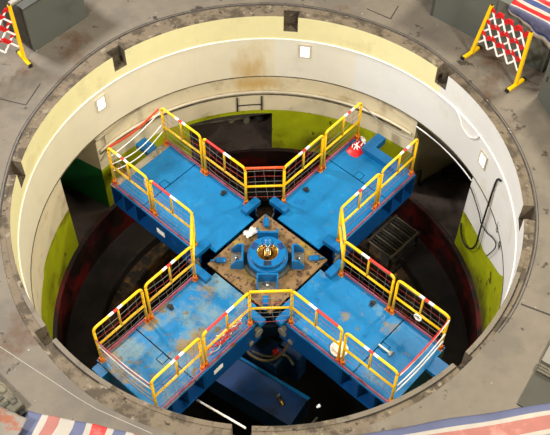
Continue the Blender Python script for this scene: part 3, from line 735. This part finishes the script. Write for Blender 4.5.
# black cables on the floor of the right opening
pts = []
for i in range(60):
    q = i/60*2*PI*3.2; rr_ = .2+.03*math.sin(q*.7)
    pts.append((4.12+rr_*math.cos(q)+.05*i/60, 3.5+rr_*.8*math.sin(q), -3.96+.05*abs(math.sin(q*.35))))
pts += [(4.5, 3.4, -3.95), (4.7, 3.2, -3.95), (4.9, 3.0, -3.95)]
rope('cable_coil', 'coil of black cable on the floor of the right-hand opening', 'cable', pts, .028, M['rubber'], 2)
rope('power_cable', 'black cable running from the upper right arm into the right-hand opening', 'cable', [tuple(arm_loc('NE', 3.55, -.6, -.3)), (3.28, 3.02, -3.2), (3.35, 3.2, -3.92), (3.6, 3.35, -3.96), (3.85, 3.42, -3.96), (4.0, 3.6, -3.95)], .026, M['rubber'])
# pipework in the back niche
t = thing('niche_pipe', 'dim pipe with valves on the floor of the back niche', 'pipe', (-.95, 5.0, -3.96))
MB().tube([(-1.1, -.15, .12), (-.4, 0, .14), (.35, .12, .16)], .07, 8).build('pipe_run', M['jamb'], t)
for x, h_ in ((.05, .34), (.42, .3)):
    MB().lathe([(.001, h_), (.06, h_), (.08, .22), (.05, .16), (.09, .1), (.09, 0)], 12, cx=x, cy=.12).build('valve', M['jamb'], t)
MB().ball((.72, .1, .16), .12, 12).build('bulb', M['gray_dark'], t)

# ------------------------------------------------------------------ the hall floor and what stands on it
def strip(name, pts, w, m, z=.003):
    mb = MB()
    for p, q in zip(pts[:-1], pts[1:]):
        p, q = Vector(p), Vector(q); d = (q-p).normalized(); nr = Vector((-d.y, d.x))*w/2
        vs = [(*(p-nr), z), (*(q-nr), z), (*(q+nr), z), (*(p+nr), z)]
        vs += [(x, y, -.004) for x, y, _ in vs]
        mb.add(vs, [(0, 1, 2, 3), (7, 6, 5, 4), (0, 4, 5, 1), (1, 5, 6, 2), (2, 6, 7, 3), (3, 7, 4, 0)])
    return struct(name, mb, m)
strip('trim_8', [(-4.95, 2.05), (-4.39, 1.88), (-4.21, 2.42)], .022, M['darkline'])
strip('trim_9', [(1.93, 4.53), (2.38, 4.24), (2.56, 4.62)], .022, M['darkline'])
strip('trim_10', [(-4.6, -2.6), (-3.99, -3.05), (-3.13, -3.61), (-2.72, -3.88), (-2.43, -4.05), (-1.6, -4.42)], .012, M['trimlight'])
strip('trim_11', [(3.95, -2.25), (4.6, -2.55)], .03, M['darkline'])
mb = MB()
for x, y, r_ in ((-4.7, 1.45, .05), (-2.6, -4.0, .045), (-4.1, -2.7, .05), (4.55, 1.3, .03), (4.75, 1.5, .03)):
    mb.lathe([(.001, .006), (r_, .006), (r_+.006, -.004)], 12, cx=x, cy=y)
def cabinet(t, w, d, h, doors=2):
    MB().box(0, w, 0, d, .0, h).build('body', M['gray_cab'], t)
    MB().box(-.03, w+.03, -.03, d+.03, h, h+.05).build('top', M['gray_cab'], t)
    MB().box(.02, w-.02, -.006, 0, .03, .1).build('kick_plate', M['gray_dark'], t)
# left cabinet: front face from (-4.44,3.25) to (-3.57,4.23); the body lies on the outer side
fd = math.atan2(4.23-3.25, -3.57+4.44)
t = thing('control_cabinet', 'grey-green control cabinet behind the barrier at the upper left corner', 'cabinet', (-4.44, 3.25, 0), fd)
MB().box(0, 1.31, 0, .9, 0, 1.04).build('body', M['gray_cab'], t)
MB().box(-.02, 1.33, -.02, .92, 1.04, 1.07).build('top', M['gray_dark'], t)
MB().box(-.004, 0, .06, .84, .06, .98).build('side_panel', M['gray_dark'], t)['label'] = 'darker side panel'
for y in (.2, .45, .7):
    MB().box(-.1, .5, y, y+.09, 1.07, 1.12).build('top_rail', M['trimlight'], t)
MB().lathe([(.001, .02), (.02, .02), (.022, 0)], 8, cx=.05, cy=-.001).build('screw', M['steel'], t)
fd = math.atan2(3.72-4.36, 3.95-3.17)
t = thing('control_cabinet', 'long grey cabinet behind the barrier at the upper right under the striped tarp', 'cabinet', (3.17, 4.36, 0), fd)
MB().box(0, 2.5, 0, .9, 0, 1.12).build('body', M['gray_cab'], t)
MB().box(0, .05, -.006, -.0005, 0, 1.1).build('edge_strip', M['gray_dark'], t)
MB().box(1.3, 1.315, -.006, -.0005, .04, 1.08).build('door_seam', M['gray_dark'], t)
cabR = t
t = thing('control_cabinet', 'plain grey cabinet standing beside the right foot of the barrier', 'cabinet', (4.93, 2.18, 0), math.atan2(1.6-2.22, 5.06-4.89))
MB().box(0, 1.6, 0, .9, 0, 1.0).build('body', M['gray_cab'], t)
MB().box(.1, .13, -.02, -.0005, .5, .62).build('handle', M['gray_dark'], t)

def barrier(p, q, h_, label, lean=(0, 0)):
    p, q = Vector((*p, 0)), Vector((*q, 0)); d = q-p; Ln = d.length
    t = thing('expanding_barrier', label, 'barrier', p, math.atan2(d.y, d.x), 'red and white expanding barriers')
    for x in (0, Ln):
        le = lean[0] if x == 0 else lean[1]
        sh = Matrix.Identity(4); sh[0][2] = le/h_
        MB().box(x-.03, x+.03, -.025, .025, .06, h_, T=sh).build('post', M['yellow'], t)
        MB().box(x-.022, x+.022, -.02, .02, h_, h_+.02, T=sh).build('post_cap', M['rubber'], t)
        ft = MB().box(x-.035, x+.035, -.22, .22, .0, .06, bev=.01).build('foot', M['yellow'], t)
        for sg in (-1, 1):
            y0, y1 = sorted((sg*.221, sg*.255)); MB().box(x-.037, x+.037, y0, y1, 0, .062).build('foot_cap', M['rubber'], ft)
    k = 4; st = (Ln-.08)/k
    for row in range(3):
        z0 = .36+row*.295
        for i in range(k):
            for sg in (-1, 1):
                xm = .04+st*(i+.5)
                xa, xb = xm-sg*st*.5, xm+sg*st*.5
                mb = MB(); y = .012*sg; hh = .34
                n_ = 4 if sg > 0 else 2
                for j in range(4):
                    f0, f1 = j/4, (j+1)/4
                    red = j >= (2 if sg > 0 else 3)
                    w = .056 if red else .022
                    vs = []
                    for f in (f0, f1):
                        z = z0+hh*f; x = xa+(xb-xa)*f; x += (lean[0]*(1-x/Ln)+lean[1]*x/Ln)*z/h_
                        vs += [(x-w, y-.004, z), (x+w, y-.004, z), (x+w, y+.004, z), (x-w, y+.004, z)]
                    mb.add(vs, [(0, 1, 5, 4), (1, 2, 6, 5), (2, 3, 7, 6), (3, 0, 4, 7), (3, 2, 1, 0), (4, 5, 6, 7)], 0 if red else 1)
                mb.build('slat', [M['t_redplain'], M['white']], t)
M['t_redplain'] = mat('barrier_red', srgb(200, 24, 26), .4)
barrier((3.84, 3.28), (4.56, 2.44), 1.33, 'red and white expanding barrier with yellow posts in front of the long grey cabinet', (.2, .0))
barrier((-4.6, 3.04), (-5.5, 2.35), 1.33, 'red and white expanding barrier with yellow posts at the left frame edge')

# striped tarpaulins
def tarp(name, label, c, ax, ay, nu, hfun, cols, ncol, mats_, group='striped tarpaulins', stripes_along='v'):
    """grid from corner c along ax (u) and ay (v); stripe colours step along u (or v)"""
    c, ax, ay = Vector((*c, 0)), Vector((*ax, 0)), Vector((*ay, 0)); g = nu
    mb = MB(); vs = []
    for i in range(g+1):
        for j in range(g+1):
            u_, w_ = i/g, j/g; q = c+ax*u_+ay*w_
            q = q+Vector((.03*noise.noise(Vector((u_*5, w_*5, 2))), .03*noise.noise(Vector((u_*5, w_*5, 7))), hfun(u_, w_)))
            vs.append(q)
    seq = cols
    for i in range(g):
        for j in range(g):
            k = (i if stripes_along == 'v' else j)
            cidx = seq[int(k/g*ncol) % len(seq)]
            mb.add([], [])
            mb.f.append([i*(g+1)+j, (i+1)*(g+1)+j, (i+1)*(g+1)+j+1, i*(g+1)+j+1]); mb.m.append(cidx); mb.s.append(True)
    mb.v = [tuple(v) for v in vs]
    o = mb.build(name, mats_); tag(o, label, 'tarp', group)
    md = o.modifiers.new('thick', 'SOLIDIFY'); md.thickness = .006
    return o
TM = [M['t_blue'], M['t_white'], M['t_pale'], M['t_red'], M['t_navy']]
def hz(s, amp, seed): return lambda u_, w_: amp*noise.noise(Vector((u_*s, w_*s, seed)))
# lower left: stripes run away from the pit
def h1(u_, w_): return .012+min(1, w_*4)*.10+.07*abs(noise.noise(Vector((u_*4, w_*2.5, 5))))*min(1, w_*6)
tarp('tarpaulin', 'striped red white and blue tarp at the lower left corner of the floor', (-3.40, -4.08), (1.9, -.42), (-.35, -1.6), 64, h1, [0, 0, 1, 2, 2, 1, 1, 0, 0, 1, 3, 3, 1, 0, 0, 1, 2, 2, 1, 0], 20, TM)
def h2(u_, w_): return .014+.22*math.sin(PI*min(1, max(0, u_)))*min(1, w_*3)+.08*noise.noise(Vector((u_*3, w_*3, 9)))*min(1, w_*5)
def h2b(u_, w_): return max(.2, .215+h2(u_, w_))
tarp('tarpaulin', 'crumpled mottled tarp bundled at the extreme lower left corner', (-4.1, -3.97), (.76, -.33), (-.5, -1.4), 30, h2b, [5], 30, TM+[M['t_mottle']])
# lower right: stripes run along its pit-side edge
def h3(u_, w_): return .014+.30*min(1, w_*2.2)**.7*(1-.3*u_)+.05*noise.noise(Vector((u_*5, w_*3, 3)))*min(1, w_*5)
def h3b(u_, w_): return max(.012, h3(u_, w_))
tarp('tarpaulin', 'broad faded striped tarp along the near edge of the floor at lower right', (.3, -4.62), (4.5, .83), (.1, -1.5), 60, h3b, [0, 0, 1, 2, 2, 2, 1, 5, 5, 5], 20, TM+[M['t_mottle']], stripes_along='u')
# upper right: on the cabinet, hanging over its front
def tarp_cab():
    mb = MB(); g = 30; vs = []
    for i in range(g+1):
        for j in range(g+1):
            x = 1.55+1.2*i/g; w_ = j/g
            hang = .10+.5*i/g+.03*math.sin(i*.5)
            if w_ < .25: y, z = -.022-.02*math.sin(i*.9)*(1-w_*4)-.015, 1.14-hang*(1-w_/.25)
            else: y, z = -.03+(w_-.25)/.75*.9, 1.145+.02*noise.noise(Vector((i*.2, j*.2, 1)))
            vs.append((x, y, max(z, 1.132) if w_ >= .25 else z))
    cols = [1, 4, 0, 0, 0, 1, 3, 3, 1, 4, 4, 1, 3, 3, 1, 4, 4, 1, 3, 3]
    for i in range(g):
        for j in range(g):
            mb.f.append([i*(g+1)+j, (i+1)*(g+1)+j, (i+1)*(g+1)+j+1, i*(g+1)+j+1]); mb.m.append(cols[min(19, int(j/g*20))]); mb.s.append(True)
    T = Matrix.Translation((3.17, 4.36, 0)) @ Matrix.Rotation(fd2, 4, 'Z')
    mb.v = [tuple(T @ Vector(v)) for v in vs]
    o = mb.build('tarpaulin', [M['t_blue'], M['t_white'], M['t_pale'], M['t_redplain'], M['t_navy']]); tag(o, 'bright striped tarp spread over the cabinet at the upper right corner', 'tarp', 'striped tarpaulins')
    md = o.modifiers.new('thick', 'SOLIDIFY'); md.thickness = .006
fd2 = math.atan2(3.72-4.36, 3.95-3.17)
tarp_cab()

# machine bits in the lower corners
t = thing('machine_base', 'grimy steel machine base with a dark slot beside the lower left tarp', 'machine', (-3.9, -3.62, 0), math.atan2(-.43, .47))
MB().box(-.7, .62, -.34, .0, .0, .16, bev=.012).build('bed', M['mach'], t)
MB().box(-.6, .2, -.33, -.17, .161, .168).build('slot', M['mach_dark'], t)
for x in (-.1, .14, .38):
    MB().box(x, x+.15, -.13, -.03, .161, .185, bev=.015).build('clamp', M['mach'], t)
MB().tube([(-.1, -.25, .2), (.15, -.25, .2)], .04, 10).build('roller', M['mach_dark'], t)
for x in (.3, .42):
    MB().box(x, x+.05, -.32, -.14, .161, .18).build('rib', M['mach_dark'], t)
MB().box(.62, .7, -.3, -.05, 0, .1, bev=.02).build('end_stop', M['rubber'], t)

t = thing('steel_frame', 'dark steel frame with parallel rails at the right edge beside the broad tarp', 'frame', (3.72, -3.76, 0), math.atan2(.93, .6))
MB().box(-.2, 1.2, -1.1, -.03, 0.0, .03).build('pan', M['mach_dark'], t)
for k, y in enumerate((-.5, -.58, -.66)):
    MB().box(.42+.05*k, .46+.05*k, -1.1, -.04, .031, .08).build('rail', M['mach'], t)
MB().box(.62, 1.4, -1.1, -.04, .031, .07).build('cover_plate', M['plate_gray'], t)
MB().ball((.9, -.42, .075), .06, 12, sz=.5).build('knob', M['rubber'], t)

# ------------------------------------------------------------------ light
w = bpy.data.worlds.new('hall'); bpy.context.scene.world = w; w.use_nodes = True
bg = w.node_tree.nodes['Background']; bg.inputs[0].default_value = (1, .97, .92, 1); bg.inputs[1].default_value = .09
def area(name, loc, target, size, power, col=(1, .95, .86)):
    l = bpy.data.lights.new(name, 'AREA'); l.shape = 'DISK'; l.size = size; l.energy = power; l.color = col
    o = bpy.data.objects.new(name, l); C.objects.link(o); o.location = loc
    o.rotation_euler = (Vector(target)-Vector(loc)).to_track_quat('-Z', 'Y').to_euler(); return o
area('hall_lamp', (-8.5, 6, 9), (0, 0, -1.2), 2, 1900, (1, .97, .95))
area('hall_lamp', (8.5, 6, 9), (0, 0, -1.2), 2, 1480, (1, .94, .80))
area('hall_lamp', (8, -7, 9), (0, 1.5, -1.2), 2, 1800, (1, .94, .80))
area('hall_lamp', (-8, -7, 9), (0, 1.5, -1.2), 2, 1600, (1, .97, .95))
area('hall_lamp', (0, 1, 15), (0, 0, -1.5), 2.5, 380)

# ------------------------------------------------------------------ camera
cam = bpy.data.cameras.new('camera'); co = bpy.data.objects.new('camera', cam); C.objects.link(co)
F, cx, cy, cz, pitch, yaw, roll = 941.12, .06259, -9.8346, 12.5541, .9371025, .0068128, .0115799
cam.sensor_fit = 'HORIZONTAL'; cam.sensor_width = 36; cam.lens = F/550*36; cam.clip_end = 200
cp, sp = math.cos(pitch), math.sin(pitch)
fw = Vector((math.sin(yaw)*cp, math.cos(yaw)*cp, -sp)); r_ = Vector((math.cos(yaw), -math.sin(yaw), 0)); u_ = r_.cross(fw)
r2 = r_*math.cos(roll)+u_*math.sin(roll); u2 = -r_*math.sin(roll)+u_*math.cos(roll)
mt = Matrix((r2, u2, -fw)).transposed().to_4x4(); mt.translation = Vector((cx, cy, cz)); co.matrix_world = mt
sc = bpy.context.scene; sc.camera = co
vs_ = sc.view_settings
sc.display_settings.display_device = 'sRGB'; vs_.view_transform = 'Standard'; vs_.look = 'None'; vs_.exposure = 0; vs_.gamma = 1; vs_.use_curve_mapping = False
